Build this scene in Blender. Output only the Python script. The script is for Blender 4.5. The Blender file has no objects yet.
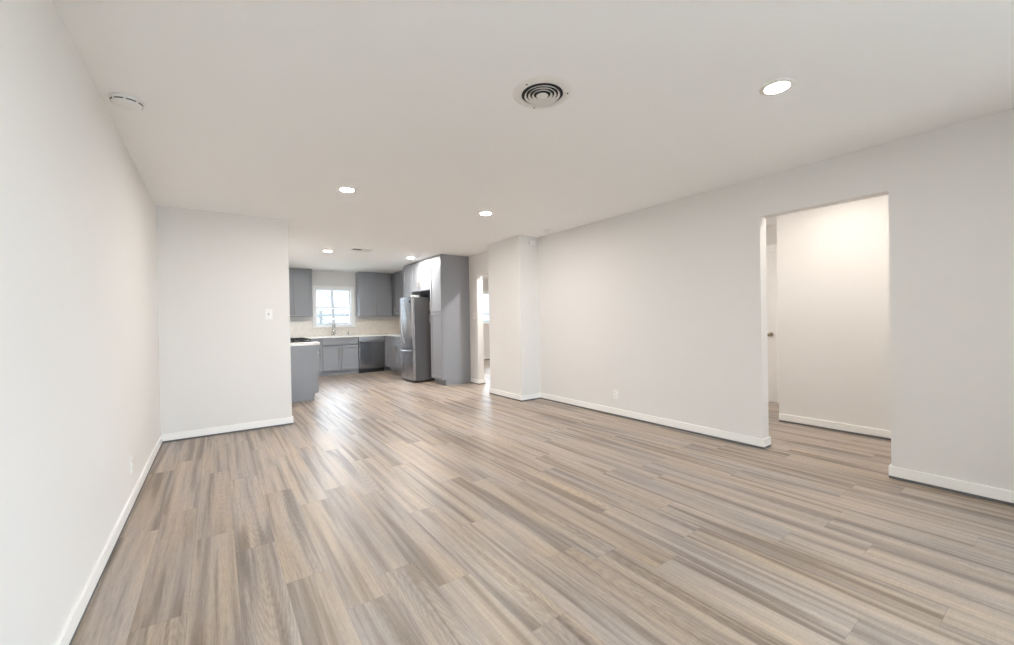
import bpy, bmesh, math, random
from mathutils import Vector, Matrix
random.seed(4)
SC = bpy.context.scene
COL = SC.collection
PI = math.pi

# ------------------------------------------------------------------ camera
YAW, PITCH, ROLL, EYE, FPX = 0.6167, -0.0067, -0.0179, 1.2034, 410.0
fw = Vector((math.sin(YAW), math.cos(YAW), 0)); rt = Vector((math.cos(YAW), -math.sin(YAW), 0)); up = Vector((0, 0, 1))
f2 = fw * math.cos(PITCH) + up * math.sin(PITCH)
u2 = up * math.cos(PITCH) - fw * math.sin(PITCH)
r3 = rt * math.cos(ROLL) + u2 * math.sin(ROLL)
u3 = u2 * math.cos(ROLL) - rt * math.sin(ROLL)
cd = bpy.data.cameras.new('camera'); cam = bpy.data.objects.new('camera', cd); COL.objects.link(cam)
cd.sensor_width = 36.0; cd.sensor_fit = 'HORIZONTAL'; cd.lens = FPX * 36.0 / 1014.0
cd.clip_start = 0.02; cd.clip_end = 300
m = Matrix((r3, u3, -f2)).transposed().to_4x4(); m.translation = Vector((0, 0, EYE)); cam.matrix_world = m
SC.camera = cam

# ------------------------------------------------------------------ view and world
SC.view_settings.view_transform = 'Standard'
SC.view_settings.look = 'None'
SC.view_settings.gamma = 1.0
SC.view_settings.use_curve_mapping = False
SC.view_settings.exposure = 0.39
SC.cycles.max_bounces = 16
SC.cycles.diffuse_bounces = 10
W = bpy.data.worlds.new('sky'); SC.world = W; W.use_nodes = True
wb = W.node_tree.nodes['Background']
wb.inputs[0].default_value = (0.72, 0.87, 1.0, 1)
_n, _l = W.node_tree.nodes, W.node_tree.links
_tc = _n.new('ShaderNodeTexCoord'); _sx = _n.new('ShaderNodeSeparateXYZ'); _mr = _n.new('ShaderNodeMapRange')
_l.new(_tc.outputs['Generated'], _sx.inputs[0]); _l.new(_sx.outputs[2], _mr.inputs['Value'])
_mr.interpolation_type = 'SMOOTHSTEP'
_mr.inputs['From Min'].default_value = 0.06; _mr.inputs['From Max'].default_value = 0.30
_mr.inputs['To Min'].default_value = 1.45; _mr.inputs['To Max'].default_value = 14.0
_az = _n.new('ShaderNodeMapRange'); _az.interpolation_type = 'SMOOTHSTEP'      # brighter sky on the sun's side, behind the camera
_l.new(_sx.outputs[1], _az.inputs['Value']); _az.inputs['From Min'].default_value = 0.15; _az.inputs['From Max'].default_value = 0.75
_mx = _n.new('ShaderNodeMix'); _mx.data_type = 'FLOAT'
_l.new(_az.outputs[0], _mx.inputs['Factor']); _mx.inputs['A'].default_value = 17.0; _l.new(_mr.outputs[0], _mx.inputs['B'])
_l.new(_mx.outputs['Result'], wb.inputs[1])
LAMP_L = 560.0        # radiance of a downlight lens
LAMP_COL = (1.0, 0.96, 0.915)
H = 2.44              # ceiling height
L_X, R_X, FAR_Y, K_Y, B_Y = -0.485, 3.993, 5.494, 10.50, -4.4
KW_X = 0.7176         # kitchen left wall face / end of the far wall

# daylight portals: they only guide the sampling of the sky through the window openings
def portal(loc, rot, sx, sy):
    ld = bpy.data.lights.new('window_portal', 'AREA'); ld.shape = 'RECTANGLE'; ld.size = sx; ld.size_y = sy
    ld.cycles.is_portal = True
    o = bpy.data.objects.new('window_portal', ld); COL.objects.link(o); o.location = loc; o.rotation_euler = rot
portal((2.75, B_Y - 0.05, 1.16), (PI/2, 0, 0), 2.2, 2.08)        # faces +Y
portal((R_X + 0.05, -1.3, 1.35), (PI/2, 0, PI/2), 1.5, 1.5)      # faces -X
portal((2.355, K_Y + 0.14, 1.56), (-PI/2, 0, 0), 0.82, 0.92)   # faces -Y
portal((7.00, K_Y + 0.14, 1.56), (-PI/2, 0, 0), 0.9, 0.95)

# ------------------------------------------------------------------ materials
def new_mat(name):
    mt = bpy.data.materials.new(name); mt.use_nodes = True
    return mt, mt.node_tree.nodes, mt.node_tree.links, mt.node_tree.nodes['Principled BSDF']

def paint(name, col, rough=0.6, bump=0.0, scale=180.0, spec=0.35, metal=0.0, var=0.0):
    mt, N, L, B = new_mat(name)
    B.inputs['Base Color'].default_value = (*col, 1)
    B.inputs['Roughness'].default_value = rough
    B.inputs['Metallic'].default_value = metal
    B.inputs['Specular IOR Level'].default_value = spec
    tc = N.new('ShaderNodeTexCoord')
    nz = N.new('ShaderNodeTexNoise'); nz.inputs['Scale'].default_value = scale; nz.inputs['Detail'].default_value = 3
    L.new(tc.outputs['Object'], nz.inputs['Vector'])
    if var:
        hs = N.new('ShaderNodeMixRGB'); hs.blend_type = 'MIX'
        hs.inputs[1].default_value = (*[c * (1 - var) for c in col], 1); hs.inputs[2].default_value = (*[min(1, c * (1 + var)) for c in col], 1)
        L.new(nz.outputs['Fac'], hs.inputs[0]); L.new(hs.outputs[0], B.inputs['Base Color'])
    if bump:
        bp = N.new('ShaderNodeBump'); bp.inputs['Strength'].default_value = bump; bp.inputs['Distance'].default_value = 0.002
        L.new(nz.outputs['Fac'], bp.inputs['Height']); L.new(bp.outputs[0], B.inputs['Normal'])
    return mt

def emit(name, col, s):
    mt = bpy.data.materials.new(name); mt.use_nodes = True
    N = mt.node_tree.nodes; N.clear()
    e = N.new('ShaderNodeEmission'); e.inputs[0].default_value = (*col, 1); e.inputs[1].default_value = s
    o = N.new('ShaderNodeOutputMaterial'); mt.node_tree.links.new(e.outputs[0], o.inputs[0])
    return mt

def steel(name, col, rough, horizontal=False):
    mt, N, L, B = new_mat(name)
    B.inputs['Base Color'].default_value = (*col, 1); B.inputs['Metallic'].default_value = 1.0
    tc = N.new('ShaderNodeTexCoord'); mp = N.new('ShaderNodeMapping')
    mp.inputs['Scale'].default_value = (4, 4, 300) if horizontal else (300, 300, 4)
    nz = N.new('ShaderNodeTexNoise'); nz.inputs['Scale'].default_value = 1.0; nz.inputs['Detail'].default_value = 4
    mr = N.new('ShaderNodeMapRange'); mr.inputs['To Min'].default_value = rough * 0.8; mr.inputs['To Max'].default_value = rough * 1.25
    L.new(tc.outputs['Object'], mp.inputs['Vector']); L.new(mp.outputs[0], nz.inputs['Vector'])
    L.new(nz.outputs['Fac'], mr.inputs['Value']); L.new(mr.outputs[0], B.inputs['Roughness'])
    return mt

def glass_mat():
    mt = bpy.data.materials.new('window_glass'); mt.use_nodes = True
    N = mt.node_tree.nodes; L = mt.node_tree.links; N.clear()
    t = N.new('ShaderNodeBsdfTransparent'); g = N.new('ShaderNodeBsdfGlossy'); g.inputs['Roughness'].default_value = 0.02
    fr = N.new('ShaderNodeFresnel'); fr.inputs[0].default_value = 1.3
    mx = N.new('ShaderNodeMixShader'); o = N.new('ShaderNodeOutputMaterial')
    L.new(fr.outputs[0], mx.inputs[0]); L.new(t.outputs[0], mx.inputs[1]); L.new(g.outputs[0], mx.inputs[2]); L.new(mx.outputs[0], o.inputs[0])
    return mt

def wood_floor():
    mt, N, L, B = new_mat('plank_floor')
    def math_(op, a, b=None, c=None):
        n = N.new('ShaderNodeMath'); n.operation = op
        for i, v in enumerate((a, b, c)):
            if v is None: continue
            if isinstance(v, (int, float)): n.inputs[i].default_value = v
            else: L.new(v, n.inputs[i])
        return n.outputs[0]
    def comb(x, y, z):
        n = N.new('ShaderNodeCombineXYZ')
        for i, v in enumerate((x, y, z)):
            if isinstance(v, (int, float)): n.inputs[i].default_value = v
            else: L.new(v, n.inputs[i])
        return n.outputs[0]
    def noise(vec, detail=4, rough=0.55, dist=0.0):
        n = N.new('ShaderNodeTexNoise'); n.inputs['Scale'].default_value = 1.0; n.inputs['Detail'].default_value = detail
        n.inputs['Roughness'].default_value = rough; n.inputs['Distortion'].default_value = dist
        L.new(vec, n.inputs['Vector']); return n.outputs['Fac']
    def ramp(fac, stops):
        n = N.new('ShaderNodeValToRGB'); cr = n.color_ramp
        while len(cr.elements) < len(stops): cr.elements.new(0.5)
        for e, (p, c) in zip(cr.elements, stops): e.position = p; e.color = (*c, 1)
        L.new(fac, n.inputs[0]); return n.outputs[0]
    def mixc(mode, fac, a, b):
        n = N.new('ShaderNodeMixRGB'); n.blend_type = mode
        if isinstance(fac, (int, float)): n.inputs[0].default_value = fac
        else: L.new(fac, n.inputs[0])
        for i, v in ((1, a), (2, b)):
            if isinstance(v, tuple): n.inputs[i].default_value = (*v, 1)
            else: L.new(v, n.inputs[i])
        return n.outputs[0]
    tc = N.new('ShaderNodeTexCoord'); sp = N.new('ShaderNodeSeparateXYZ'); L.new(tc.outputs['Object'], sp.inputs[0])
    x, y = sp.outputs[0], sp.outputs[1]
    PW, PL = 0.181, 1.22
    xr = math_('DIVIDE', math_('ADD', x, 20.03), PW)
    row = math_('FLOOR', xr); fx = math_('FRACT', xr)
    w1 = N.new('ShaderNodeTexWhiteNoise'); w1.noise_dimensions = '1D'; L.new(row, w1.inputs['W'])
    yr = math_('ADD', math_('DIVIDE', math_('ADD', y, 20.0), PL), math_('MULTIPLY', w1.outputs['Value'], 7.31))
    pl = math_('FLOOR', yr); fy = math_('FRACT', yr)
    w2 = N.new('ShaderNodeTexWhiteNoise'); w2.noise_dimensions = '2D'; L.new(comb(row, pl, 0), w2.inputs['Vector'])
    pid = w2.outputs['Value']
    w3 = N.new('ShaderNodeTexWhiteNoise'); w3.noise_dimensions = '2D'; L.new(comb(pl, math_('ADD', row, 77.7), 0), w3.inputs['Vector'])
    pid2 = w3.outputs['Value']
    off = math_('MULTIPLY', pid, 91.0); off2 = math_('MULTIPLY', pid2, 53.0)
    # broad streaks along the plank
    st = noise(comb(math_('ADD', math_('MULTIPLY', x, 19.0), off), math_('ADD', math_('MULTIPLY', y, 0.62), off2), off), 2, 0.5, 0.4)
    # finer grain
    gr = noise(comb(math_('ADD', math_('MULTIPLY', x, 60.0), off2), math_('ADD', math_('MULTIPLY', y, 2.2), off), off2), 5, 0.6, 0.3)
    fine = noise(comb(math_('MULTIPLY', x, 260.0), math_('ADD', math_('MULTIPLY', y, 14.0), off), off), 3, 0.6)
    saw = noise(comb(math_('MULTIPLY', x, 30.0), math_('ADD', math_('MULTIPLY', y, 190.0), off2), off), 2, 0.6)
    # cathedral figure
    wv = N.new('ShaderNodeTexWave'); wv.wave_type = 'RINGS'; wv.rings_direction = 'Z'; wv.inputs['Scale'].default_value = 1.0
    wv.inputs['Distortion'].default_value = 6.0; wv.inputs['Detail'].default_value = 4.0; wv.inputs['Detail Scale'].default_value = 1.8
    L.new(comb(math_('MULTIPLY', math_('SUBTRACT', fx, math_('ADD', 0.2, math_('MULTIPLY', pid2, 0.6))), 7.0),
               math_('MULTIPLY', math_('SUBTRACT', fy, math_('MULTIPLY', pid, 1.0)), 5.0), 0), wv.inputs['Vector'])
    base = ramp(pid, [(0.0, (0.350, 0.284, 0.234)), (0.3, (0.392, 0.324, 0.271)), (0.55, (0.414, 0.344, 0.289)), (0.8, (0.376, 0.317, 0.275)), (1.0, (0.430, 0.355, 0.297))])
    stc = ramp(st, [(0.30, (0.46, 0.435, 0.42)), (0.405, (0.67, 0.645, 0.625)), (0.49, (0.95, 0.95, 0.95)), (0.68, (1.18, 1.17, 1.15))])
    c = mixc('MULTIPLY', 0.95, base, stc)
    warm = noise(comb(math_('ADD', math_('MULTIPLY', x, 6.0), off2), math_('ADD', math_('MULTIPLY', y, 1.1), off), 3.3), 2, 0.5)
    tint = ramp(warm, [(0.3, (0.94, 0.98, 1.05)), (0.5, (1.0, 1.0, 1.0)), (0.7, (1.05, 1.0, 0.89))])
    c = mixc('MULTIPLY', 1.0, c, tint)
    grc = ramp(gr, [(0.3, (0.62, 0.60, 0.59)), (0.48, (1.0, 1.0, 1.0)), (0.7, (1.15, 1.15, 1.15))])
    c = mixc('MULTIPLY', 0.55, c, grc)
    fc = ramp(fine, [(0.35, (0.86, 0.86, 0.86)), (0.55, (1, 1, 1)), (0.75, (1.1, 1.1, 1.1))])
    c = mixc('MULTIPLY', 0.9, c, fc)
    sc = ramp(saw, [(0.35, (0.86, 0.86, 0.87)), (0.62, (1.08, 1.08, 1.07))])
    c = mixc('MULTIPLY', 0.45, c, sc)
    wc = ramp(wv.outputs['Fac'], [(0.1, (0.80, 0.79, 0.78)), (0.5, (1, 1, 1)), (0.9, (1.10, 1.10, 1.10))])
    sel = math_('MULTIPLY', math_('GREATER_THAN', pid2, 0.66), 0.5)
    c = mixc('MULTIPLY', sel, c, wc)
    ex = math_('MULTIPLY', math_('SUBTRACT', 0.5, math_('ABSOLUTE', math_('SUBTRACT', fx, 0.5))), PW)
    ey = math_('MULTIPLY', math_('SUBTRACT', 0.5, math_('ABSOLUTE', math_('SUBTRACT', fy, 0.5))), PL)
    gap = math_('LESS_THAN', math_('MINIMUM', ex, ey), 0.0011)
    c = mixc('MIX', math_('MULTIPLY', gap, 0.4), c, (0.12, 0.095, 0.08))
    L.new(c, B.inputs['Base Color'])
    rr = N.new('ShaderNodeMapRange'); rr.inputs['To Min'].default_value = 0.33; rr.inputs['To Max'].default_value = 0.45
    L.new(gr, rr.inputs['Value']); L.new(rr.outputs[0], B.inputs['Roughness'])
    B.inputs['Specular IOR Level'].default_value = 0.65
    bp = N.new('ShaderNodeBump'); bp.inputs['Strength'].default_value = 0.12; bp.inputs['Distance'].default_value = 0.0015
    L.new(math_('SUBTRACT', gr, gap), bp.inputs['Height']); L.new(bp.outputs[0], B.inputs['Normal'])
    return mt

def tile_mat():
    mt, N, L, B = new_mat('mosaic_tile')
    tc = N.new('ShaderNodeTexCoord'); sp = N.new('ShaderNodeSeparateXYZ'); cb = N.new('ShaderNodeCombineXYZ')
    L.new(tc.outputs['Object'], sp.inputs[0])
    ad = N.new('ShaderNodeMath'); ad.operation = 'ADD'; L.new(sp.outputs[0], ad.inputs[0]); L.new(sp.outputs[1], ad.inputs[1])
    L.new(ad.outputs[0], cb.inputs[0]); L.new(sp.outputs[2], cb.inputs[1])
    mp = N.new('ShaderNodeMapping'); mp.inputs['Rotation'].default_value = (0, 0, PI/4); L.new(cb.outputs[0], mp.inputs['Vector'])
    br = N.new('ShaderNodeTexBrick'); br.inputs['Scale'].default_value = 1.0
    br.inputs['Brick Width'].default_value = 0.055; br.inputs['Row Height'].default_value = 0.022; br.inputs['Mortar Size'].default_value = 0.0022
    br.inputs['Color1'].default_value = (0.86, 0.80, 0.72, 1); br.inputs['Color2'].default_value = (0.76, 0.69, 0.60, 1); br.inputs['Mortar'].default_value = (0.72, 0.70, 0.67, 1)
    L.new(mp.outputs[0], br.inputs['Vector']); L.new(br.outputs['Color'], B.inputs['Base Color'])
    B.inputs['Roughness'].default_value = 0.25
    return mt

M = {}
M['wall'] = paint('wall_paint', (0.775, 0.761, 0.744), 0.7, 0.06, 240, 0.2)
M['ceiling'] = paint('ceiling_paint', (0.925, 0.93, 0.93), 0.8, 0.08, 200, 0.15)
M['trim'] = paint('white_trim_paint', (0.91, 0.905, 0.89), 0.35, 0.0, 50, 0.45)
M['gap'] = paint('floor_gap_shade', (0.15, 0.155, 0.16), 0.8)
M['floor'] = wood_floor()
M['cab'] = paint('grey_cabinet_lacquer', (0.285, 0.297, 0.322), 0.40, 0.0, 40, 0.5)
M['toe'] = paint('grey_toe_kick', (0.20, 0.21, 0.235), 0.5)
M['quartz'] = paint('white_quartz', (0.86, 0.84, 0.81), 0.22, 0.0, 30, 0.5, 0.0, 0.03)
M['tile'] = tile_mat()
M['steel'] = steel('brushed_steel', (0.50, 0.50, 0.52), 0.27)
M['steel_dark'] = steel('dishwasher_steel', (0.40, 0.395, 0.40), 0.2)
M['steel_h'] = steel('brushed_steel_bar', (0.62, 0.62, 0.63), 0.30, True)
M['fridge_side'] = paint('fridge_side_grey', (0.13, 0.127, 0.13), 0.42, 0.05, 300, 0.5)
M['nickel'] = steel('warm_satin_nickel', (0.42, 0.37, 0.29), 0.3)
M['chrome'] = steel('faucet_nickel', (0.55, 0.54, 0.53), 0.2)
M['black'] = paint('black_enamel', (0.012, 0.012, 0.013), 0.35, 0, 50, 0.5)
M['iron'] = paint('cast_iron', (0.02, 0.02, 0.02), 0.65, 0.2, 400, 0.4)
M['plastic'] = paint('white_plastic', (0.86, 0.855, 0.84), 0.35, 0, 50, 0.5)
M['slot'] = paint('dark_slot', (0.03, 0.03, 0.032), 0.7)
M['metal_white'] = paint('white_painted_metal', (0.82, 0.80, 0.77), 0.4, 0, 60, 0.4)
M['vinyl'] = paint('white_window_vinyl', (0.86, 0.87, 0.88), 0.35, 0, 60, 0.45)
M['lens'] = emit('downlight_lens', LAMP_COL, LAMP_L)
M['lens_dim'] = emit('dimmed_downlight_lens', LAMP_COL, LAMP_L * 0.3)
M['lens_kitchen'] = emit('kitchen_downlight_lens', LAMP_COL, LAMP_L * 1.7)
M['lens_hall'] = emit('hall_downlight_lens', (1.0, 0.93, 0.84), LAMP_L * 0.42)
M['glass'] = glass_mat()
M['door'] = paint('white_door_paint', (0.86, 0.85, 0.83), 0.38, 0, 60, 0.45)
M['bark'] = paint('bark', (0.055, 0.05, 0.05), 0.9, 0.5, 30, 0.2, 0, 0.25)
M['leaf'] = paint('leaves', (0.16, 0.20, 0.09), 0.7, 0, 30, 0.2, 0, 0.3)
M['fence'] = paint('weathered_fence', (0.06, 0.06, 0.06), 0.85, 0.2, 40, 0.2, 0, 0.2)
M['ground'] = paint('pale_ground', (0.42, 0.40, 0.35), 0.95, 0.2, 8, 0.1, 0, 0.2)

# ------------------------------------------------------------------ mesh helpers
def box(bm, x0, x1, y0, y1, z0, z1, mi=0, bev=0.0):
    t = bmesh.new() if bev else bm
    vs = [t.verts.new((x, y, z)) for z in (z0, z1) for x, y in ((x0, y0), (x1, y0), (x1, y1), (x0, y1))]
    fs = [t.faces.new([vs[i] for i in q]) for q in ((3, 2, 1, 0), (4, 5, 6, 7), (0, 1, 5, 4), (1, 2, 6, 5), (2, 3, 7, 6), (3, 0, 4, 7))]
    for f in fs: f.material_index = mi
    if bev:
        bmesh.ops.bevel(t, geom=t.edges[:], offset=bev, segments=2, affect='EDGES', profile=0.7)
        for f in t.faces: f.material_index = mi
        me = bpy.data.meshes.new('tmp'); t.to_mesh(me); t.free(); bm.from_mesh(me); bpy.data.meshes.remove(me)

def lathe(bm, prof, seg=32, c=(0, 0, 0), mi=0, ax='Z', smooth=True):
    rings = []
    for r, h in prof:
        ring = []
        for k in range(seg):
            a = 2 * PI * k / seg; p, q = r * math.cos(a), r * math.sin(a)
            v = {'Z': (p, q, h), 'X': (h, p, q), 'Y': (q, h, p)}[ax]
            ring.append(bm.verts.new((c[0] + v[0], c[1] + v[1], c[2] + v[2])))
        rings.append(ring)
    for a, b in zip(rings, rings[1:]):
        for k in range(seg):
            f = bm.faces.new((a[k], a[(k + 1) % seg], b[(k + 1) % seg], b[k])); f.material_index = mi; f.smooth = smooth
    for r in (rings[0], rings[-1]):
        if True:
            try:
                f = bm.faces.new(r); f.material_index = mi
            except Exception: pass

def tube(bm, pts, r, seg=10, mi=0):
    pts = [Vector(p) for p in pts]
    rs = r if isinstance(r, (list, tuple)) else [r] * len(pts)
    prev = None; rings = []
    for i, p in enumerate(pts):
        d = (pts[min(i + 1, len(pts) - 1)] - pts[max(i - 1, 0)]).normalized()
        if prev is None:
            a = Vector((0, 0, 1)) if abs(d.z) < 0.9 else Vector((1, 0, 0))
            n = d.cross(a).normalized()
        else:
            n = (prev - d * prev.dot(d)).normalized()
        prev = n; b = d.cross(n)
        rings.append([bm.verts.new(p + (n * math.cos(2 * PI * k / seg) + b * math.sin(2 * PI * k / seg)) * rs[i]) for k in range(seg)])
    for a, b in zip(rings, rings[1:]):
        for k in range(seg):
            f = bm.faces.new((a[k], a[(k + 1) % seg], b[(k + 1) % seg], b[k])); f.smooth = True; f.material_index = mi
    for rr in (rings[0], rings[-1]):
        f = bm.faces.new([bm.verts.new(v.co) for v in rr]); f.material_index = mi

def obj(name, bm, mats, parent=None, loc=None, rotz=0.0):
    bmesh.ops.recalc_face_normals(bm, faces=bm.faces[:])
    me = bpy.data.meshes.new(name); bm.to_mesh(me); bm.free()
    for mt in (mats if isinstance(mats, (list, tuple)) else [mats]): me.materials.append(mt)
    o = bpy.data.objects.new(name, me); COL.objects.link(o)
    if loc is not None: o.location = loc
    o.rotation_euler[2] = rotz
    if parent is not None: o.parent = parent
    return o

def tag(o, label, cat, group=None, kind=None):
    o['label'] = label; o['category'] = cat
    if group: o['group'] = group
    if kind: o['kind'] = kind
    return o

def thing(name, label, cat, loc=(0, 0, 0), rotz=0.0, group=None, kind=None):
    o = bpy.data.objects.new(name, None); COL.objects.link(o); o.empty_display_size = 0.1
    o.location = loc; o.rotation_euler = (0, 0, rotz)
    return tag(o, label, cat, group, kind)

def dup(root, loc, rotz=None, label=None):
    r = root.copy(); COL.objects.link(r); r.location = loc
    if rotz is not None: r.rotation_euler = (0, 0, rotz)
    if label: r['label'] = label
    for ch in list(root.children):
        c = ch.copy(); COL.objects.link(c); c.parent = r
        for g in list(ch.children):
            d = g.copy(); COL.objects.link(d); d.parent = c
    return r

def struct(name, bm, mats, label, cat):
    return tag(obj(name, bm, mats), label, cat, None, 'structure')

# ------------------------------------------------------------------ room shell
def wall_x(x0, x1, y0, y1, holes=(), z1=H):     # wall running along Y, holes = (ya, yb, za, zb)
    bm = bmesh.new(); y = y0
    for ya, yb, za, zb in sorted(holes):
        box(bm, x0, x1, y, ya, 0, z1)
        if za > 0.01: box(bm, x0, x1, ya, yb, 0, za)
        box(bm, x0, x1, ya, yb, zb, z1); y = yb
    box(bm, x0, x1, y, y1, 0, z1); return bm
def wall_y(y0, y1, x0, x1, holes=(), z1=H):
    bm = bmesh.new(); x = x0
    for xa, xb, za, zb in sorted(holes):
        box(bm, x, xa, y0, y1, 0, z1)
        if za > 0.01: box(bm, xa, xb, y0, y1, 0, za)
        box(bm, xa, xb, y0, y1, zb, z1); x = xb
    box(bm, x, x1, y0, y1, 0, z1); return bm

bm = bmesh.new(); box(bm, -0.65, R_X + 0.12, B_Y - 0.12, -0.42, -0.08, 0.0); box(bm, -0.65, 8.15, -0.42, K_Y + 0.15, -0.08, 0.0)
struct('floor', bm, M['floor'], 'grey brown wood plank floor running through every room', 'floor')
bm = bmesh.new(); box(bm, -0.65, R_X + 0.12, B_Y - 0.12, -0.42, H, H + 0.1); box(bm, -0.65, 8.15, -0.42, K_Y + 0.15, H, H + 0.1)
struct('ceiling', bm, M['ceiling'], 'flat off white painted ceiling', 'ceiling')
SWIN = (-2.05, -0.55, 0.6, 2.1)
OP = (0.822, 1.6839, 0.0, 2.0884)
DW = (5.70, 6.58, 0.0, 2.05)
struct('wall_left', wall_x(L_X - 0.12, L_X, B_Y, FAR_Y + 0.12), M['wall'], 'long plain white wall on the left of the living room', 'wall')
struct('wall_far', wall_y(FAR_Y, FAR_Y + 0.12, L_X, KW_X), M['wall'], 'short white wall facing the camera beside the kitchen, with a light switch', 'wall')
struct('wall_right', wall_x(R_X, R_X + 0.12, B_Y, K_Y, [SWIN, OP, DW]), M['wall'], 'long white wall on the right with the hallway opening', 'wall')
bm = bmesh.new(); box(bm, 3.6326, R_X, 4.7874, 5.6269, 0, H)
struct('wall_pillar', bm, M['wall'], 'white boxed out pillar standing against the right wall', 'wall')
struct('wall_kitchen', wall_x(KW_X - 0.12, KW_X, FAR_Y + 0.12, K_Y), M['wall'], 'kitchen side wall behind the range', 'wall')
KWIN = (1.905, 2.745, 1.13, 2.03); RWIN = (6.52, 7.5, 1.12, 2.03)
struct('wall_kitchen_back', wall_y(K_Y, K_Y + 0.15, KW_X - 0.12, 8.12, [KWIN, RWIN]), M['wall'], 'outer wall behind the kitchen sink with a window', 'wall')
BW = [(1.65, 3.85, 0.12, 2.2)]
struct('wall_back', wall_y(B_Y - 0.12, B_Y, L_X - 0.12, R_X + 0.12, BW), M['wall'], 'living room wall behind the camera with one added window', 'wall')
struct('wall_shade_stub', wall_y(-0.47, -0.35, 3.50, R_X), M['wall'], 'short unseen wall stub added behind the camera to shade the right wall', 'wall')  # added out of view to keep back window light off the right wall
struct('wall_hall', wall_x(5.18, 5.30, -0.3, 2.01), M['wall'], 'warmly lit hallway wall seen through the opening on the right', 'wall')
struct('wall_hall_near', wall_y(-0.42, -0.3, R_X + 0.12, 5.30), M['wall'], 'near end wall of the hallway', 'wall')
HDOOR = (2.44, 3.20, 0.0, 2.07)
struct('wall_hall_far', wall_x(6.24, 6.36, 1.89, 4.60, [HDOOR]), M['wall'], 'far wall of the side hall around the white door', 'wall')
struct('wall_hall_side', wall_y(1.89, 2.01, 5.30, 6.24), M['wall'], 'return wall of the side hall behind the hallway wall', 'wall')
struct('wall_bedroom_near', wall_y(4.60, 4.72, R_X + 0.12, 8.0), M['wall'], 'wall between the hallway and the back room', 'wall')
struct('wall_bedroom_right', wall_x(8.0, 8.12, 4.60, K_Y), M['wall'], 'far side wall of the back room', 'wall')

# baseboards: white board over a dark strip painted in for the shaded floor gap
def bboard(name, segs, label):
    bm = bmesh.new(); h0, h1, t = 0.019, 0.09, 0.014
    for (x0, x1, y0, y1) in segs:
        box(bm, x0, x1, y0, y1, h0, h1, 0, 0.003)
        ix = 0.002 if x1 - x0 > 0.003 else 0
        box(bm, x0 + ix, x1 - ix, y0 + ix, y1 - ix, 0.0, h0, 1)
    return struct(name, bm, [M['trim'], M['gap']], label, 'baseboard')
T = 0.014
bboard('baseboard_left', [(L_X, L_X + T, B_Y, FAR_Y)], 'white baseboard along the left wall')
bboard('baseboard_far', [(L_X + T, KW_X + T, FAR_Y - T, FAR_Y), (KW_X, KW_X + T, FAR_Y, 7.0)], 'white baseboard under the short wall beside the kitchen')
bboard('baseboard_right', [(R_X - T, R_X, OP[1], 4.7874 - T), (R_X - T, R_X + 0.12 + T, OP[1] - T, OP[1]), (R_X + 0.12, R_X + 0.12 + T, OP[1], 4.6)], 'white baseboard along the long right wall up to the hallway opening')
bboard('baseboard_right_near', [(R_X - T, R_X, -0.35, OP[0]), (R_X - T, R_X + 0.12 + T, OP[0], OP[0] + T), (R_X + 0.12, R_X + 0.12 + T, -0.3, OP[0])], 'white baseboard on the right wall nearest the camera')
bboard('baseboard_pillar', [(3.6326 - T, 3.6326, 4.7874 - T, 5.6269 + T), (3.6326, R_X, 4.7874 - T, 4.7874), (3.6326, R_X, 5.6269, 5.6269 + T)], 'white baseboard wrapping the pillar')
bboard('baseboard_doorway', [(R_X - T, R_X, 6.58 - T, 6.86), (R_X, R_X + 0.12 + T, 6.58 - T, 6.58)], 'short white baseboard between the pantry and the back doorway')
bboard('baseboard_hall', [(5.18 - T, 5.18, -0.3, 2.01)], 'white baseboard along the hallway wall')
bboard('baseboard_bedroom', [(R_X + 0.12, 8.0, K_Y - T, K_Y)], 'white baseboard under the back room window')
bboard('baseboard_back', [(L_X + T, R_X - T, B_Y, B_Y + T)], 'white baseboard behind the camera')
bboard('baseboard_side_hall', [(6.24 - T, 6.24, 2.01, 2.34), (6.24 - T, 6.24, 3.30, 4.6)], 'white baseboard beside the hall door')

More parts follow.
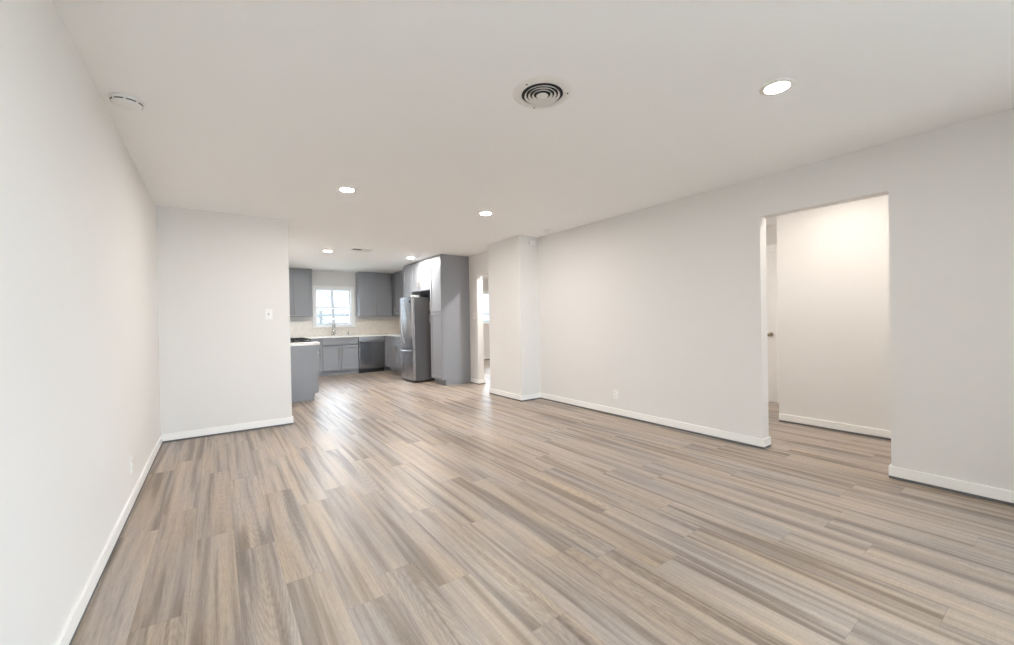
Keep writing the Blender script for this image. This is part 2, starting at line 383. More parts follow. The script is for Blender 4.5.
# ------------------------------------------------------------------ windows
def window(name, x0, x1, z0, z1, y, d, inward, label, casing=0.06, sill=True, rail=True):
    # inward = -1: room lies at smaller Y
    s = inward
    root = thing(name, label, 'window', ((x0 + x1) / 2, y, z0), 0, None, 'structure')
    cx = (x0 + x1) / 2; w = (x1 - x0) / 2; h = z1 - z0
    def ys(a, b): return (min(s * a, s * b), max(s * a, s * b))
    bm = bmesh.new(); a, b = ys(0.0, 0.02); c = casing
    box(bm, -w - c, -w, a, b, 0, h + c, 0, 0.002); box(bm, w, w + c, a, b, 0, h + c, 0, 0.002); box(bm, -w, w, a, b, h, h + c, 0, 0.002)
    obj('casing', bm, M['trim'], root)
    if sill:
        bm = bmesh.new(); a, b = ys(-0.09, 0.05); box(bm, -w - c - 0.02, w + c + 0.02, a, b, -0.035, 0.0, 0, 0.004)
        obj('sill', bm, M['trim'], root)
    bm = bmesh.new(); a, b = ys(-0.12, -0.001); j = 0.018
    box(bm, -w, -w + j, a, b, 0, h); box(bm, w - j, w, a, b, 0, h); box(bm, -w + j, w - j, a, b, h - j, h); box(bm, -w + j, w - j, a, b, 0, j)
    obj('jamb', bm, M['vinyl'], root)
    mid = h * 0.49; g = 0.032
    for nm, za, zb, dep in (('upper_sash', mid - 0.012, h - j, -0.09), ('lower_sash', j, mid + 0.012, -0.06)):
        bm = bmesh.new(); a, b = ys(dep - 0.022, dep); gg = g
        box(bm, -w + j, -w + j + gg, a, b, za, zb); box(bm, w - j - gg, w - j, a, b, za, zb)
        box(bm, -w + j + gg, w - j - gg, a, b, za, za + gg * 0.75); box(bm, -w + j + gg, w - j - gg, a, b, zb - gg * 0.75, zb)
        so = obj(nm, bm, M['vinyl'], root)
        bm = bmesh.new(); a, b = ys(dep - 0.013, dep - 0.009); box(bm, -w + j + gg, w - j - gg, a, b, za + gg * 0.75, zb - gg * 0.75)
        obj('glass_pane', bm, M['glass'], so)
    return root
window('window_1', *KWIN, K_Y, 0.15, -1, 'white double hung window over the kitchen sink')
window('window_2', *RWIN, K_Y, 0.15, -1, 'bright window in the back room seen through the doorway')
window('added_window_3', *BW[0], B_Y, 0.12, 1, 'unseen white window added for daylight in the wall behind the camera')  # out of view, added to bring daylight in from behind
w4 = window('added_window_4', -0.75, 0.75, SWIN[2], SWIN[3], 0, 0.12, -1, 'unseen wide window added for daylight in the right wall behind the camera')  # added out of view so daylight reaches the left wall
w4.location = (R_X, (SWIN[0] + SWIN[1]) / 2, SWIN[2]); w4.rotation_euler = (0, 0, -PI/2)

# ------------------------------------------------------------------ hall door
d = thing('door_1', 'closed white hall door with a dark knob', 'door', (6.255, 2.44, 0.0), 0, None, 'structure')
bm = bmesh.new(); box(bm, 0, 0.036, 0.001, 0.759, 0.001, 2.069, 0, 0.001)
for za, zb in ((0.22, 0.95), (1.10, 1.92)):
    for ya, yb in ((0.13, 0.35), (0.42, 0.64)):
        box(bm, -0.006, 0.0, ya, yb, za, zb, 0, 0.003)
obj('door_slab', bm, M['door'], d)
bm = bmesh.new(); lathe(bm, [(0.030, 0.0), (0.030, -0.006), (0.012, -0.010), (0.011, -0.035), (0.024, -0.042), (0.028, -0.055), (0.022, -0.068), (0.004, -0.072)], 20, (0, 0.075, 0.935), 0, 'X')
o = obj('door_knob', bm, M['nickel'], d); o['label'] = 'dark metal door knob'
bm = bmesh.new(); t = 0.02
box(bm, -0.015 - t, -0.015, -0.09, 0.0, 0, 2.166, 0, 0.003); box(bm, -0.015 - t, -0.015, 0.76, 0.85, 0, 2.166, 0, 0.003); box(bm, -0.015 - t, -0.015, 0.0, 0.76, 2.07, 2.166, 0, 0.003)
obj('door_casing', bm, M['trim'], d)

# ------------------------------------------------------------------ ceiling fixtures
def downlight(x, y, label, lens='lens'):
    r = thing('recessed_downlight', label, 'ceiling light', (x, y, H), 0, 'recessed ceiling downlights')
    bm = bmesh.new(); lathe(bm, [(0.056, -0.004), (0.062, -0.0075), (0.080, -0.004), (0.083, 0.0)], 40)
    for f in [f for f in bm.faces if len(f.verts) > 4]: bm.faces.remove(f)
    obj('trim_ring', bm, M['metal_white'], r)
    bm = bmesh.new(); lathe(bm, [(0.057, -0.0035), (0.057, -0.005)], 40); obj('lens', bm, M[lens], r)
    return r
d9 = downlight(2.505, 0.961, 'lit round ceiling downlight nearest the camera, in front of the hallway opening', 'lens_dim')
d0 = downlight(1.014, 3.962, 'lit round ceiling downlight before the short wall beside the kitchen')
dup(d0, (2.566, 4.005, H), None, 'lit round ceiling downlight in front of the pillar')
d8 = downlight(1.585, 7.525, 'lit round ceiling downlight in the kitchen left of the ceiling register', 'lens_kitchen')
dup(d8, (3.09, 7.55, H), None, 'lit round ceiling downlight in the kitchen above the refrigerator front')
dup(d9, (1.0, 0.96, H), None, 'unseen ceiling downlight added over the left half of the living room, above the camera view')  # extra lamp out of view, added for room brightness
downlight(4.52, 1.37, 'lit round ceiling downlight in the hallway behind the right wall', 'lens_hall')
dup(d0, (4.70, 3.3, H), None, 'unseen ceiling downlight added to brighten the side hall before the white door')  # lamp added to lift the dark side hall and its door
dup(d8, (6.2, 7.9, H), None, 'unseen ceiling downlight added to brighten the middle of the back room')  # lamp added to brighten the room behind the doorway
dup(d9, (4.65, 0.15, H), None, 'unseen ceiling downlight added as fill at the near end of the hallway')  # added fill lamp, evens out the hallway wall
dup(d8, (4.53, 5.85, H), None, 'lit round ceiling downlight in the back room behind the doorway')

# round air diffuser
v = thing('round_air_vent', 'round white ceiling air vent with dark concentric rings', 'air vent', (1.482, 1.718, H))
v.scale = (1.09, 1.09, 1.0)
bm = bmesh.new(); lathe(bm, [(0.104, -0.006), (0.110, -0.010), (0.140, -0.005), (0.147, 0.0)], 56)
for f in [f for f in bm.faces if len(f.verts) > 4]: bm.faces.remove(f)
obj('flange', bm, M['metal_white'], v)
bm = bmesh.new(); lathe(bm, [(0.106, -0.0005), (0.106, -0.0015)], 56); obj('duct_opening', bm, M['slot'], v)
for rr in (0.089, 0.070, 0.051):
    bm = bmesh.new(); lathe(bm, [(rr - 0.009, -0.004), (rr - 0.007, -0.003), (rr + 0.001, -0.0125), (rr - 0.001, -0.0135), (rr - 0.009, -0.004)], 48)
    for f in [f for f in bm.faces if len(f.verts) > 4]: bm.faces.remove(f)
    obj('cone_ring', bm, M['metal_white'], v)
bm = bmesh.new(); lathe(bm, [(0.012, -0.003), (0.016, -0.004), (0.030, -0.012), (0.027, -0.0135), (0.004, -0.014)], 32); obj('centre_cap', bm, M['metal_white'], v)
for ax_, ay_ in ((-0.126, -0.031), (0.109, -0.096), (0.049, 0.134)):
    sc_ = 0.126 / math.hypot(ax_, ay_)
    bm = bmesh.new(); lathe(bm, [(0.0045, -0.007), (0.0045, -0.0095), (0.001, -0.0105)], 10, (ax_ * sc_, ay_ * sc_, 0)); obj('screw', bm, M['slot'], v)

# rectangular kitchen register
v = thing('ceiling_register', 'small rectangular white louvred register in the kitchen ceiling', 'air vent', (2.035, 7.10, H))
bm = bmesh.new(); w_, h_ = 0.17, 0.10
box(bm, -w_, w_, -h_, -h_ + 0.025, -0.008, 0, 0, 0.002); box(bm, -w_, w_, h_ - 0.025, h_, -0.008, 0, 0, 0.002)
box(bm, -w_, -w_ + 0.025, -h_ + 0.025, h_ - 0.025, -0.008, 0, 0, 0.002); box(bm, w_ - 0.025, w_, -h_ + 0.025, h_ - 0.025, -0.008, 0, 0, 0.002)
obj('frame', bm, M['metal_white'], v)
bm = bmesh.new(); box(bm, -w_ + 0.025, w_ - 0.025, -h_ + 0.025, h_ - 0.025, -0.0015, -0.0005); obj('duct_opening', bm, M['slot'], v)
for k in range(12):
    x_ = -0.132 + k * 0.024; sgn = -1 if k < 6 else 1
    bm = bmesh.new()
    pts = [(x_ - 0.007 * sgn, -0.003), (x_ + 0.007 * sgn, -0.014), (x_ + 0.0085 * sgn, -0.013), (x_ - 0.0055 * sgn, -0.002)]
    va = [bm.verts.new((p, -h_ + 0.026, q)) for p, q in pts]; vb = [bm.verts.new((p, h_ - 0.026, q)) for p, q in pts]
    for i in range(4): bm.faces.new((va[i], va[(i + 1) % 4], vb[(i + 1) % 4], vb[i]))
    bm.faces.new(va); bm.faces.new(vb); obj('louvre', bm, M['metal_white'], v)

# smoke detector
v = thing('smoke_detector', 'round white smoke detector on the ceiling by the left wall', 'smoke detector', (-0.375, 3.02, H))
bm = bmesh.new(); lathe(bm, [(0.072, 0.0), (0.072, -0.010), (0.068, -0.012)], 40); obj('base_plate', bm, M['plastic'], v)
bm = bmesh.new(); lathe(bm, [(0.066, -0.012), (0.068, -0.018), (0.061, -0.028), (0.046, -0.033), (0.010, -0.034)], 40); obj('cover', bm, M['plastic'], v)
bm = bmesh.new()
for a0 in range(0, 360, 45):
    n = 6
    for j in range(n - 1):
        a1, a2 = math.radians(a0 + 4 + j * 7.0), math.radians(a0 + 4 + (j + 1) * 7.0)
        q = [(0.0690, a1, -0.0175), (0.0690, a2, -0.0175), (0.0668, a2, -0.0222), (0.0668, a1, -0.0222)]
        bm.faces.new([bm.verts.new((r_ * math.cos(a_), r_ * math.sin(a_), z_)) for r_, a_, z_ in q])
obj('vent_slot', bm, M['slot'], v)
# little ceiling disc and wall box at the pillar
v = thing('ceiling_sensor', 'small flat round white cap on the ceiling before the pillar', 'sensor', (3.778, 4.315, H))
bm = bmesh.new(); lathe(bm, [(0.050, 0.0), (0.050, -0.006), (0.044, -0.011), (0.02, -0.013)], 28); obj('cap', bm, M['plastic'], v)
bm = bmesh.new(); lathe(bm, [(0.018, -0.013), (0.014, -0.018), (0.003, -0.019)], 16); obj('knob', bm, M['plastic'], v)
v = thing('wall_sensor', 'small white box high on the pillar under the ceiling', 'sensor', (3.872, 4.7874, 2.352))
bm = bmesh.new(); box(bm, -0.058, 0.058, -0.030, 0.0, -0.034, 0.034, 0, 0.006); obj('case', bm, M['plastic'], v)
bm = bmesh.new(); box(bm, -0.040, 0.040, -0.033, -0.029, -0.024, 0.010, 0, 0.003); obj('front_cover', bm, M['plastic'], v)

# ------------------------------------------------------------------ switches and outlets (local: plate in XZ, facing -Y)
def switch(label, loc, rotz):
    r = thing('light_switch', label, 'light switch', loc, rotz)
    bm = bmesh.new(); box(bm, -0.037, 0.037, -0.006, 0, -0.060, 0.060, 0, 0.003); obj('face_plate', bm, M['plastic'], r)
    bm = bmesh.new(); box(bm, -0.006, 0.006, -0.0075, -0.004, -0.013, 0.013); obj('toggle_slot', bm, M['fridge_side'], r)
    bm = bmesh.new(); box(bm, -0.0045, 0.0045, -0.016, -0.005, -0.012, 0.002, 0, 0.0015); obj('toggle', bm, M['plastic'], r)
    for z_ in (-0.042, 0.042):
        bm = bmesh.new(); lathe(bm, [(0.0035, -0.005), (0.0035, -0.0068), (0.001, -0.0075)], 10, (0, 0, z_), 0, 'Y'); obj('screw', bm, M['metal_white'], r)
    return r
def outlet(label, loc, rotz):
    r = thing('wall_outlet', label, 'wall outlet', loc, rotz)
    bm = bmesh.new(); box(bm, -0.035, 0.035, -0.006, 0, -0.058, 0.058, 0, 0.003); obj('face_plate', bm, M['plastic'], r)
    for z_ in (-0.022, 0.022):
        bm = bmesh.new(); box(bm, -0.016, 0.016, -0.009, -0.005, z_ - 0.014, z_ + 0.014, 0, 0.003); s = obj('socket', bm, M['plastic'], r)
        bm = bmesh.new()
        for x_ in (-0.007, 0.007): box(bm, x_ - 0.001, x_ + 0.001, -0.0094, -0.008, z_ - 0.003, z_ + 0.006)
        obj('slot', bm, M['slot'], s)
    return r
switch('white light switch on the short wall beside the kitchen', (0.498, FAR_Y, 1.316), 0)
switch('white light switch on the narrow wall between pantry and doorway', (R_X, 6.70, 1.285), -PI/2)
outlet('white wall outlet low on the long right wall', (R_X, 3.345, 0.262), -PI/2)
outlet('white wall outlet low on the left wall, seen edge on', (L_X, 3.71, 0.275), PI/2)

# ------------------------------------------------------------------ kitchen cabinets (local: front at y=0 facing -Y, width along +X)
def bar_pull(parent, x, z, length, vertical, y=0.0):
    bm = bmesh.new(); h = length / 2; off = 0.030
    if vertical:
        tube(bm, [(x, y - off, z - h), (x, y - off, z + h)], 0.006, 10)
        for s in (-1, 1): tube(bm, [(x, y, z + s * h * 0.72), (x, y - off, z + s * h * 0.72)], 0.0045, 8)
    else:
        tube(bm, [(x - h, y - off, z), (x + h, y - off, z)], 0.006, 10)
        for s in (-1, 1): tube(bm, [(x + s * h * 0.72, y, z), (x + s * h * 0.72, y - off, z)], 0.0045, 8)
    return obj('bar_pull', bm, M['nickel'], parent)
def shaker(parent, name, x0, x1, z0, z1, fr=0.055):
    bm = bmesh.new(); g = 0.003; x0 += g; x1 -= g; z0 += g; z1 -= g; t = 0.02
    f = min(fr, (x1 - x0) * 0.3, (z1 - z0) * 0.3)
    box(bm, x0, x0 + f, 0, t, z0, z1, 0, 0.0015); box(bm, x1 - f, x1, 0, t, z0, z1, 0, 0.0015)
    box(bm, x0 + f, x1 - f, 0, t, z0, z0 + f, 0, 0.0015); box(bm, x0 + f, x1 - f, 0, t, z1 - f, z1, 0, 0.0015)
    box(bm, x0 + f - 0.001, x1 - f + 0.001, 0.012, t - 0.001, z0 + f - 0.001, z1 - f + 0.001)
    return obj(name, bm, M['cab'], parent)
def carcass(root, w, depth, z0, z1, toe=True, hollow=False):
    bm = bmesh.new()
    if hollow:
        p = 0.018
        box(bm, 0, p, 0.02, depth, z0, z1); box(bm, w - p, w, 0.02, depth, z0, z1)
        box(bm, p, w - p, 0.02, depth, z0, z0 + p); box(bm, p, w - p, depth - p, depth, z0 + p, z1)
    else:
        box(bm, 0, w, 0.02, depth, z0, z1)
    if toe: box(bm, 0, w, 0.075, depth, 0.0, z0, 0)
    return obj('carcass', bm, M['cab'], root)
GB = 'grey shaker base cabinets'; GU = 'grey shaker wall cabinets'
BZ0, BZ1, CT = 0.105, 0.86, 0.897
def base_cab(label, loc, rotz, w, depth, doors, drawer=True, pull_side=1, hollow=False, name='base_cabinet'):
    r = thing(name, label, 'cabinet', loc, rotz, GB)
    carcass(r, w, depth, BZ0, BZ1, True, hollow)
    zt = BZ1
    if drawer:
        dr = shaker(r, 'drawer_front', 0.004, w - 0.004, BZ1 - 0.165, BZ1 - 0.006, 0.04); bar_pull(dr, w / 2, BZ1 - 0.085, min(0.16, w * 0.5), False); zt = BZ1 - 0.175
    if doors == 1:
        dd = shaker(r, 'door', 0.004, w - 0.004, BZ0 + 0.004, zt); bar_pull(dd, (w - 0.04) if pull_side > 0 else 0.04, zt - 0.13, 0.15, True)
    elif doors == 2:
        for s, xa, xb in ((-1, 0.004, w / 2), (1, w / 2, w - 0.004)):
            dd = shaker(r, 'door', xa, xb, BZ0 + 0.004, zt); bar_pull(dd, w / 2 + s * 0.035, zt - 0.14, 0.17, True)
    return r
def wall_cab(label, loc, rotz, w, depth, z0, z1, doors, pull_side=1, name='wall_cabinet', pull=0.14):
    r = thing(name, label, 'cabinet', loc, rotz, GU)
    carcass(r, w, depth, z0, z1, False)
    if doors == 1:
        dd = shaker(r, 'door', 0.003, w - 0.003, z0 + 0.003, z1 - 0.02); bar_pull(dd, (w - 0.04) if pull_side > 0 else 0.04, z0 + 0.12, pull, True)
    else:
        for s, xa, xb in ((-1, 0.003, w / 2), (1, w / 2, w - 0.003)):
            dd = shaker(r, 'door', xa, xb, z0 + 0.003, z1 - 0.02); bar_pull(dd, w / 2 + s * 0.032, z0 + 0.12, pull, True)
    return r
E_ = 0.002
LF, RF, BF = 1.30, 3.39, 9.91      # front planes of left, right and back runs
# left run (faces +X)
base_cab('narrow grey base cabinet with plain end panel at the near end of the left counter', (LF, 7.0, 0), PI/2, 0.30, LF - KW_X - E_, 1, True, 1)
base_cab('grey base cabinet on the left run between range and corner', (LF, 8.07, 0), PI/2, 0.92, LF - KW_X - E_, 2)
base_cab('grey blind corner base cabinet at the back left of the kitchen', (LF, 8.99 + E_, 0), PI/2, K_Y - 8.99 - 2 * E_ - 0.01, LF - KW_X - E_, 1, True, -1)
# back run (faces -Y)
base_cab('narrow grey base cabinet left of the sink cabinet', (LF + 0.03, BF, 0), 0, 1.935 - LF - 0.03, K_Y - BF - 0.012, 1, True, 1)
sink_cab = base_cab('grey sink base cabinet under the window with two doors and a long drawer front', (1.937, BF, 0), 0, 0.786, K_Y - BF - 0.012, 2, True, 1, True)
# right run (faces -X)
base_cab('grey base cabinet at the back right corner beside the dishwasher', (RF, 9.80, 0), -PI/2, 0.53, R_X - RF - E_, 1, True, 1)
base_cab('grey base cabinet between the corner cabinet and the refrigerator', (RF, 9.27 - E_, 0), -PI/2, 0.56, R_X - RF - E_, 1, True, -1)
# fillers of the back right corner
r = thing('corner_filler', 'grey filler strip in the back right corner of the counter run', 'cabinet filler', (3.362, BF, 0))
bm = bmesh.new(); box(bm, 0, 0.028, 0.0, 0.05, BZ0, BZ1); box(bm, 0.028, 0.048, -0.108, 0.05, BZ0, BZ1); obj('strip', bm, M['cab'], r)
bm = bmesh.new(); box(bm, 0.0, 0.12, 0.05, 0.08, 0.0, BZ0); box(bm, 0.103, 0.12, -0.108, 0.05, 0.0, BZ0); obj('toe_kick', bm, M['toe'], r)

# uppers
UZ0, UZ1 = 1.358, H - 0.004
UF = K_Y - 0.33
wall_cab('grey two door wall cabinet left of the kitchen window', (1.01, UF, 0), 0, 0.79, 0.328, UZ0, UZ1, 2)
wall_cab('grey two door wall cabinet right of the kitchen window', (2.845, UF, 0), 0, 0.80, 0.328, UZ0, UZ1, 2)
wall_cab('grey corner wall cabinet on the right kitchen wall', (3.665, K_Y - E_, 0), -PI/2, 1.06, R_X - 3.665 - E_, UZ0, UZ1, 2)
wall_cab('grey wall cabinet on the right kitchen wall between corner cabinet and deep cabinet', (3.665, 9.435, 0), -PI/2, 0.72, R_X - 3.665 - E_, UZ0, UZ1, 2)
wall_cab('deep grey cabinet hung just beyond the refrigerator', (RF, 8.71, 0), -PI/2, 0.43, R_X - RF - E_, UZ0, UZ1, 1, 1)
wall_cab('short grey two door cabinet over the refrigerator', (RF, 8.275, 0), -PI/2, 0.91, R_X - RF - E_, 1.818, UZ1, 2, 1, 'wall_cabinet', 0.13)
# pantry
r = thing('pantry_cabinet', 'tall grey pantry cabinet with a plain side, right of the refrigerator', 'cabinet', (RF, 7.355, 0), -PI/2)
PWd = 7.355 - 6.8686
bm = bmesh.new(); box(bm, 0, PWd, 0.02, R_X - RF - E_, 0.105, UZ1); box(bm, 0, PWd, 0.075, R_X - RF - E_, 0, 0.105)
obj('carcass', bm, M['cab'], r)
dd = shaker(r, 'door', 0.004, PWd - 0.003, 0.108, 1.375); bar_pull(dd, 0.04, 1.25, 0.16, True)
dd = shaker(r, 'door', 0.004, PWd - 0.003, 1.380, UZ1 - 0.02); bar_pull(dd, 0.04, 1.50, 0.16, True)

# worktops
def top_box(bm, x0, x1, y0, y1): box(bm, x0, x1, y0, y1, BZ1 + 0.001, CT, 0, 0.003)
bm = bmesh.new()
x0, x1, y0, y1, rr = KW_X + E_, LF + 0.04, 6.975, 7.298, 0.09
pts = [(x0, y0)] + [(x1 - rr + rr * math.sin(a), y0 + rr - rr * math.cos(a)) for a in [i * PI / 16 for i in range(9)]] + [(x1, y1), (x0, y1)]
va = [bm.verts.new((p, q, BZ1 + 0.001)) for p, q in pts]; vb = [bm.verts.new((p, q, CT + 0.003)) for p, q in pts]
for i in range(len(pts)): bm.faces.new((va[i], va[(i + 1) % len(pts)], vb[(i + 1) % len(pts)], vb[i]))
bm.faces.new(va); bm.faces.new(vb)
tag(obj('worktop', bm, M['quartz']), 'short white worktop with a rounded corner at the near end of the left counter', 'countertop')
bm = bmesh.new()
SX0, SX1, SY0, SY1 = 2.03, 2.63, 9.99, 10.33
top_box(bm, KW_X + E_, LF + 0.03, 8.068, BF - 0.03); top_box(bm, KW_X + E_, SX0, BF - 0.03, K_Y - E_); top_box(bm, SX0, SX1, BF - 0.03, SY0)
top_box(bm, SX0, SX1, SY1, K_Y - E_); top_box(bm, SX1, R_X - E_, BF - 0.03, K_Y - E_); top_box(bm, RF - 0.03, R_X - E_, 8.72, BF - 0.03)
tag(obj('worktop', bm, M['quartz']), 'long white worktop wrapping the back of the kitchen under the window', 'countertop')
r = thing('kitchen_sink', 'steel undermount sink below the kitchen window', 'sink', (2.33, 10.16, 0.70))
bm = bmesh.new(); w_, h_ = 0.298, 0.168
box(bm, -w_, w_, -h_, h_, 0, 0.004); box(bm, -w_, -w_ + 0.004, -h_, h_, 0.004, 0.159); box(bm, w_ - 0.004, w_, -h_, h_, 0.004, 0.159)
box(bm, -w_ + 0.004, w_ - 0.004, -h_, -h_ + 0.004, 0.004, 0.159); box(bm, -w_ + 0.004, w_ - 0.004, h_ - 0.004, h_, 0.004, 0.159)
obj('basin', bm, M['steel'], r)
bm = bmesh.new(); lathe(bm, [(0.045, 0.004), (0.045, 0.007), (0.03, 0.006)], 24); obj('drain', bm, M['chrome'], r)
# faucet
r = thing('kitchen_faucet', 'tall gooseneck faucet under the kitchen window', 'faucet', (2.27, 10.39, CT))
bm = bmesh.new(); lathe(bm, [(0.034, 0), (0.034, 0.012), (0.029, 0.018), (0.027, 0.13), (0.017, 0.155)], 20); obj('body', bm, M['chrome'], r)
bm = bmesh.new()
pts = [(0, 0, 0.15), (0, 0, 0.30)] + [(0, -0.085 + 0.085 * math.cos(a), 0.32 + 0.085 * math.sin(a)) for a in [i * PI / 12 for i in range(13)]] + [(0, -0.17, 0.28)]
tube(bm, pts, 0.0125, 12); obj('spout', bm, M['chrome'], r)
bm = bmesh.new(); lathe(bm, [(0.014, 0.30), (0.018, 0.285), (0.019, 0.20), (0.015, 0.19)], 18, (0, -0.17, 0)); obj('spray_head', bm, M['chrome'], r)
bm = bmesh.new(); tube(bm, [(0.018, 0, 0.06), (0.06, 0, 0.055), (0.095, -0.005, 0.085), (0.105, -0.01, 0.155)], [0.018, 0.017, 0.014, 0.010], 10); obj('lever', bm, M['chrome'], r)
r = thing('soap_dispenser', 'small soap dispenser right of the faucet', 'soap dispenser', (2.62, 10.40, CT))
bm = bmesh.new(); lathe(bm, [(0.022, 0), (0.022, 0.02), (0.012, 0.03), (0.010, 0.07)], 16); obj('base', bm, M['chrome'], r)
bm = bmesh.new(); tube(bm, [(0, 0, 0.065), (0, 0, 0.105), (0, -0.02, 0.115), (0, -0.075, 0.105)], [0.007, 0.008, 0.008, 0.005], 10); obj('pump_spout', bm, M['chrome'], r)

# backsplash
bm = bmesh.new(); t = 0.009
TZ = 1.262
box(bm, KW_X, KWIN[0] - 0.08, K_Y - t, K_Y, CT, TZ); box(bm, KWIN[0] - 0.08, KWIN[1] + 0.08, K_Y - t, K_Y, CT, KWIN[2] - 0.037); box(bm, KWIN[1] + 0.08, R_X, K_Y - t, K_Y, CT, TZ)
box(bm, R_X - t, R_X, 8.72, K_Y - t, CT, TZ); box(bm, KW_X, KW_X + t, 7.0, K_Y - t, CT, TZ)
struct('trim_1', bm, M['tile'], 'beige mosaic tile backsplash round the kitchen', 'backsplash')

# ------------------------------------------------------------------ dishwasher
r = thing('dishwasher', 'stainless steel dishwasher between the sink cabinet and the corner', 'dishwasher', (2.735, BF, 0))
wD = 0.615
bm = bmesh.new(); box(bm, 0.002, wD - 0.002, 0.03, 0.57, 0.09, BZ1 - 0.002); obj('tub', bm, M['fridge_side'], r)
bm = bmesh.new(); box(bm, 0.005, wD - 0.005, 0.0, 0.03, 0.115, BZ1 - 0.10, 0, 0.004); obj('door', bm, M['steel_dark'], r)
bm = bmesh.new(); box(bm, 0.005, wD - 0.005, 0.002, 0.03, BZ1 - 0.097, BZ1 - 0.006, 0, 0.004); obj('control_panel', bm, M['steel_h'], r)
bm = bmesh.new()
tube(bm, [(0.04, -0.042, BZ1 - 0.115), (wD / 2, -0.05, BZ1 - 0.115), (wD - 0.04, -0.042, BZ1 - 0.115)], 0.011, 12)
for x_ in (0.06, wD - 0.06): tube(bm, [(x_, 0.002, BZ1 - 0.115), (x_, -0.044, BZ1 - 0.115)], 0.008, 10)
obj('handle', bm, M['steel_h'], r)
bm = bmesh.new(); box(bm, 0.004, wD - 0.004, 0.05, 0.09, 0.0, 0.112); obj('toe_kick', bm, M['black'], r)

# ------------------------------------------------------------------ range
r = thing('gas_range', 'range with a black gas cooktop behind the near end of the left counter', 'range', (LF + 0.02, 7.303, 0), PI/2)
wR, dR = 0.755, LF + 0.02 - KW_X - 0.012
bm = bmesh.new(); box(bm, 0, wR, 0.03, dR, 0.02, 0.905); obj('body', bm, M['fridge_side'], r)
bm = bmesh.new(); box(bm, 0.004, wR - 0.004, 0.0, 0.03, 0.20, 0.76, 0, 0.004); od = obj('oven_door', bm, M['steel_h'], r)
bm = bmesh.new(); box(bm, 0.12, wR - 0.12, -0.003, 0.001, 0.32, 0.62, 0, 0.001); obj('oven_window', bm, M['black'], od)
bm = bmesh.new(); tube(bm, [(0.05, -0.045, 0.715), (wR - 0.05, -0.045, 0.715)], 0.012, 12)
for x_ in (0.08, wR - 0.08): tube(bm, [(x_, 0.0, 0.715), (x_, -0.045, 0.715)], 0.009, 8)
obj('oven_handle', bm, M['steel_h'], od)
bm = bmesh.new(); box(bm, 0.004, wR - 0.004, 0.0, 0.03, 0.06, 0.195, 0, 0.004); obj('storage_drawer', bm, M['steel_h'], r)
bm = bmesh.new(); box(bm, 0.002, wR - 0.002, -0.004, 0.03, 0.765, 0.90, 0, 0.006); cp = obj('control_panel', bm, M['steel_h'], r)
for k in range(5):
    bm = bmesh.new(); lathe(bm, [(0.022, -0.004), (0.022, -0.012), (0.018, -0.035), (0.004, -0.036)], 18, (0.10 + k * 0.139, 0, 0.835), 0, 'Y'); obj('knob', bm, M['black'], cp)
bm = bmesh.new(); box(bm, 0.0, wR, 0.0, dR, 0.905, 0.917, 0, 0.003); obj('cooktop', bm, M['black'], r)
for bx in (0.19, 0.565):
    for by in (0.16, 0.42):
        bm = bmesh.new(); lathe(bm, [(0.045, 0.917), (0.045, 0.926), (0.03, 0.930), (0.028, 0.935), (0.004, 0.936)], 20, (bx, by, 0)); obj('burner', bm, M['iron'], r)
for gx in (0.02, 0.383):
    bm = bmesh.new(); ww = 0.352; d0_, d1_ = 0.075, dR - 0.03
    for y_ in (d0_, (d0_ + d1_) / 2, d1_): box(bm, gx, gx + ww, y_ - 0.006, y_ + 0.006, 0.938, 0.952)
    for x_ in (gx + 0.006, gx + ww / 2, gx + ww - 0.006): box(bm, x_ - 0.006, x_ + 0.006, d0_, d1_, 0.9385, 0.9525)
    for x_ in (gx + 0.006, gx + ww - 0.006):
        for y_ in (d0_, (d0_ + d1_) / 2, d1_): box(bm, x_ - 0.007, x_ + 0.007, y_ - 0.007, y_ + 0.007, 0.9165, 0.9405)
    obj('grate', bm, M['iron'], r)

# ------------------------------------------------------------------ refrigerator (faces -X)
FY1, FX, FWD = 8.235, 3.095, 0.672
r = thing('refrigerator', 'stainless steel refrigerator with curved door handle and bottom freezer drawer', 'refrigerator', (FX, FY1, 0), -PI/2)
FD = 0.80
bm = bmesh.new(); box(bm, 0.004, FWD - 0.004, 0.075, FD, 0.035, 1.672, 0, 0.004); obj('body', bm, M['fridge_side'], r)
def bowed(bm, x0, x1, z0, z1, bow=0.018, t=0.065, n=12):
    fr = []; 
    for i in range(n + 1):
        u = i / n; x = x0 + (x1 - x0) * u; y = bow * (2 * u - 1) ** 2
        fr.append((x, y))
    pts = fr + [(x1, t), (x0, t)]
    va = [bm.verts.new((p, q, z0)) for p, q in pts]; vb = [bm.verts.new((p, q, z1)) for p, q in pts]
    for i in range(len(pts)):
        f = bm.faces.new((va[i], va[(i + 1) % len(pts)], vb[(i + 1) % len(pts)], vb[i])); f.smooth = i < n
    bm.faces.new([bm.verts.new(v.co) for v in va]); bm.faces.new([bm.verts.new(v.co) for v in vb])
bm = bmesh.new(); bowed(bm, 0, FWD, 0.665, 1.690); fd = obj('fridge_door', bm, M['steel'], r)
bm = bmesh.new(); bowed(bm, 0, FWD, 0.050, 0.655); dz = obj('freezer_drawer', bm, M['steel'], r)
bm = bmesh.new()
n = 16; pts = [(0.27, 0.005 - 0.066 * math.sin(PI * i / n) ** 0.6, 0.76 + 0.86 * i / n) for i in range(n + 1)]
tube(bm, pts, 0.016, 12); obj('door_handle', bm, M['steel_h'], fd)
bm = bmesh.new()
pts = [(0.06 + (FWD - 0.12) * i / n, 0.006 - 0.045 * math.sin(PI * i / n) ** 0.5, 0.622) for i in range(n + 1)]
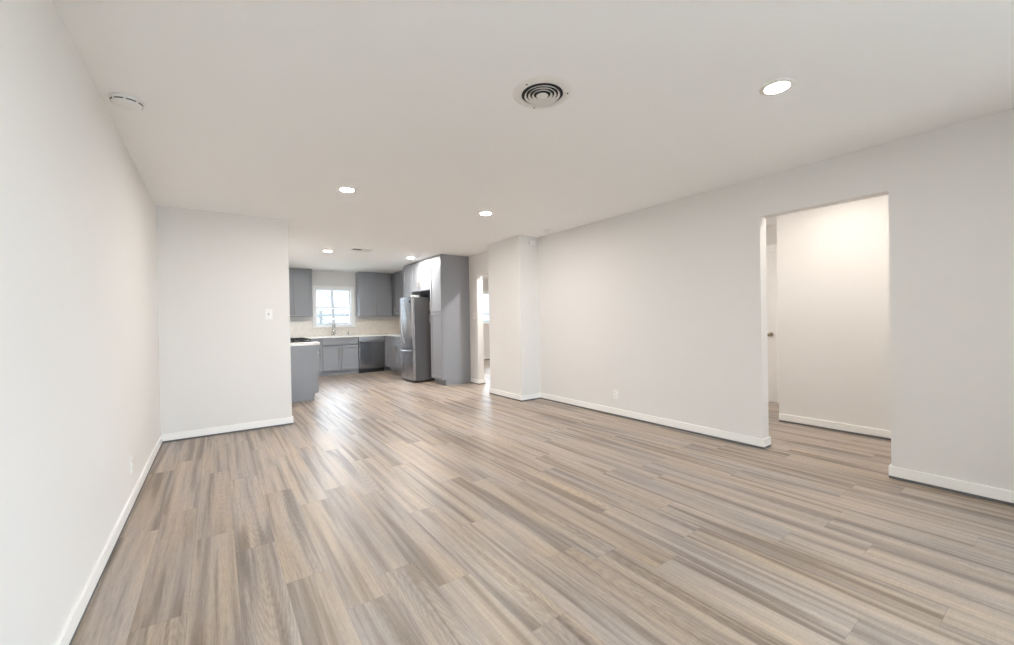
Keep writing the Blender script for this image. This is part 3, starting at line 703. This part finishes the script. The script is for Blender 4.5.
tube(bm, pts, 0.010, 12); obj('drawer_handle', bm, M['steel_h'], dz)
bm = bmesh.new(); box(bm, FWD - 0.13, FWD - 0.085, -0.001, 0.012, 1.575, 1.615); o = obj('badge', bm, M['slot'], fd); o['label'] = 'small dark square badge'
bm = bmesh.new(); box(bm, FWD - 0.10, FWD - 0.01, 0.02, 0.17, 1.675, 1.712, 0, 0.008); obj('hinge_cover', bm, M['plastic'], r)
bm = bmesh.new(); box(bm, 0.02, FWD - 0.02, 0.05, 0.09, 0.008, 0.05); obj('kick_grille', bm, M['black'], r)
for x_ in (0.05, FWD - 0.05):
    for y_ in (0.12, FD - 0.06):
        bm = bmesh.new(); lathe(bm, [(0.018, 0.0), (0.018, 0.03), (0.012, 0.037)], 12, (x_, y_, 0)); obj('foot', bm, M['black'], r)

# ------------------------------------------------------------------ outside the windows
bm = bmesh.new(); box(bm, -60, 70, -60, 70, -0.5, -0.35)
struct('ground_outside', bm, M['ground'], 'pale sunlit yard outside the kitchen window', 'ground')
r = thing('yard_fence', 'low board fence across the yard outside the kitchen window', 'fence', (0, 17.0, -0.35))
for z_ in (1.15, 1.50, 1.85):
    bm = bmesh.new(); box(bm, -3, 14, -0.02, 0.02, z_ - 0.05, z_ + 0.05); obj('rail', bm, M['fence'], r)
for k in range(9):
    bm = bmesh.new(); box(bm, -3 + k * 2.1 - 0.05, -3 + k * 2.1 + 0.05, 0.02, 0.12, 0, 2.05); obj('post', bm, M['fence'], r)
def tree(label, x, y, h, r0):
    t = thing('bare_tree', label, 'tree', (x, y, -0.35))
    bm = bmesh.new(); tube(bm, [(0, 0, 0), (0.03, 0, h * 0.3), (-0.03, 0.02, h * 0.6), (0.05, 0, h)], [r0, r0 * 0.8, r0 * 0.6, r0 * 0.25], 12); obj('trunk', bm, M['bark'], t)
    rnd = random.Random(int(x * 100))
    for k in range(12):
        z_ = h * (0.30 + 0.055 * k); a = rnd.uniform(0, 2 * PI); l = h * rnd.uniform(0.12, 0.22)
        p1 = Vector((math.cos(a) * l * 0.5, math.sin(a) * l * 0.5, z_ + l * 0.3)); p2 = p1 + Vector((math.cos(a) * l * 0.5, math.sin(a) * l * 0.5, l * 0.5))
        bm = bmesh.new(); tube(bm, [(0, 0, z_), p1, p2], [r0 * 0.3, r0 * 0.2, r0 * 0.06], 7); obj('branch', bm, M['bark'], t)
tree('bare tree behind the kitchen window', 3.06, 14.0, 5.0, 0.06)
tree('thin bare tree left of the larger one outside the kitchen window', 2.55, 16.3, 3.6, 0.045)
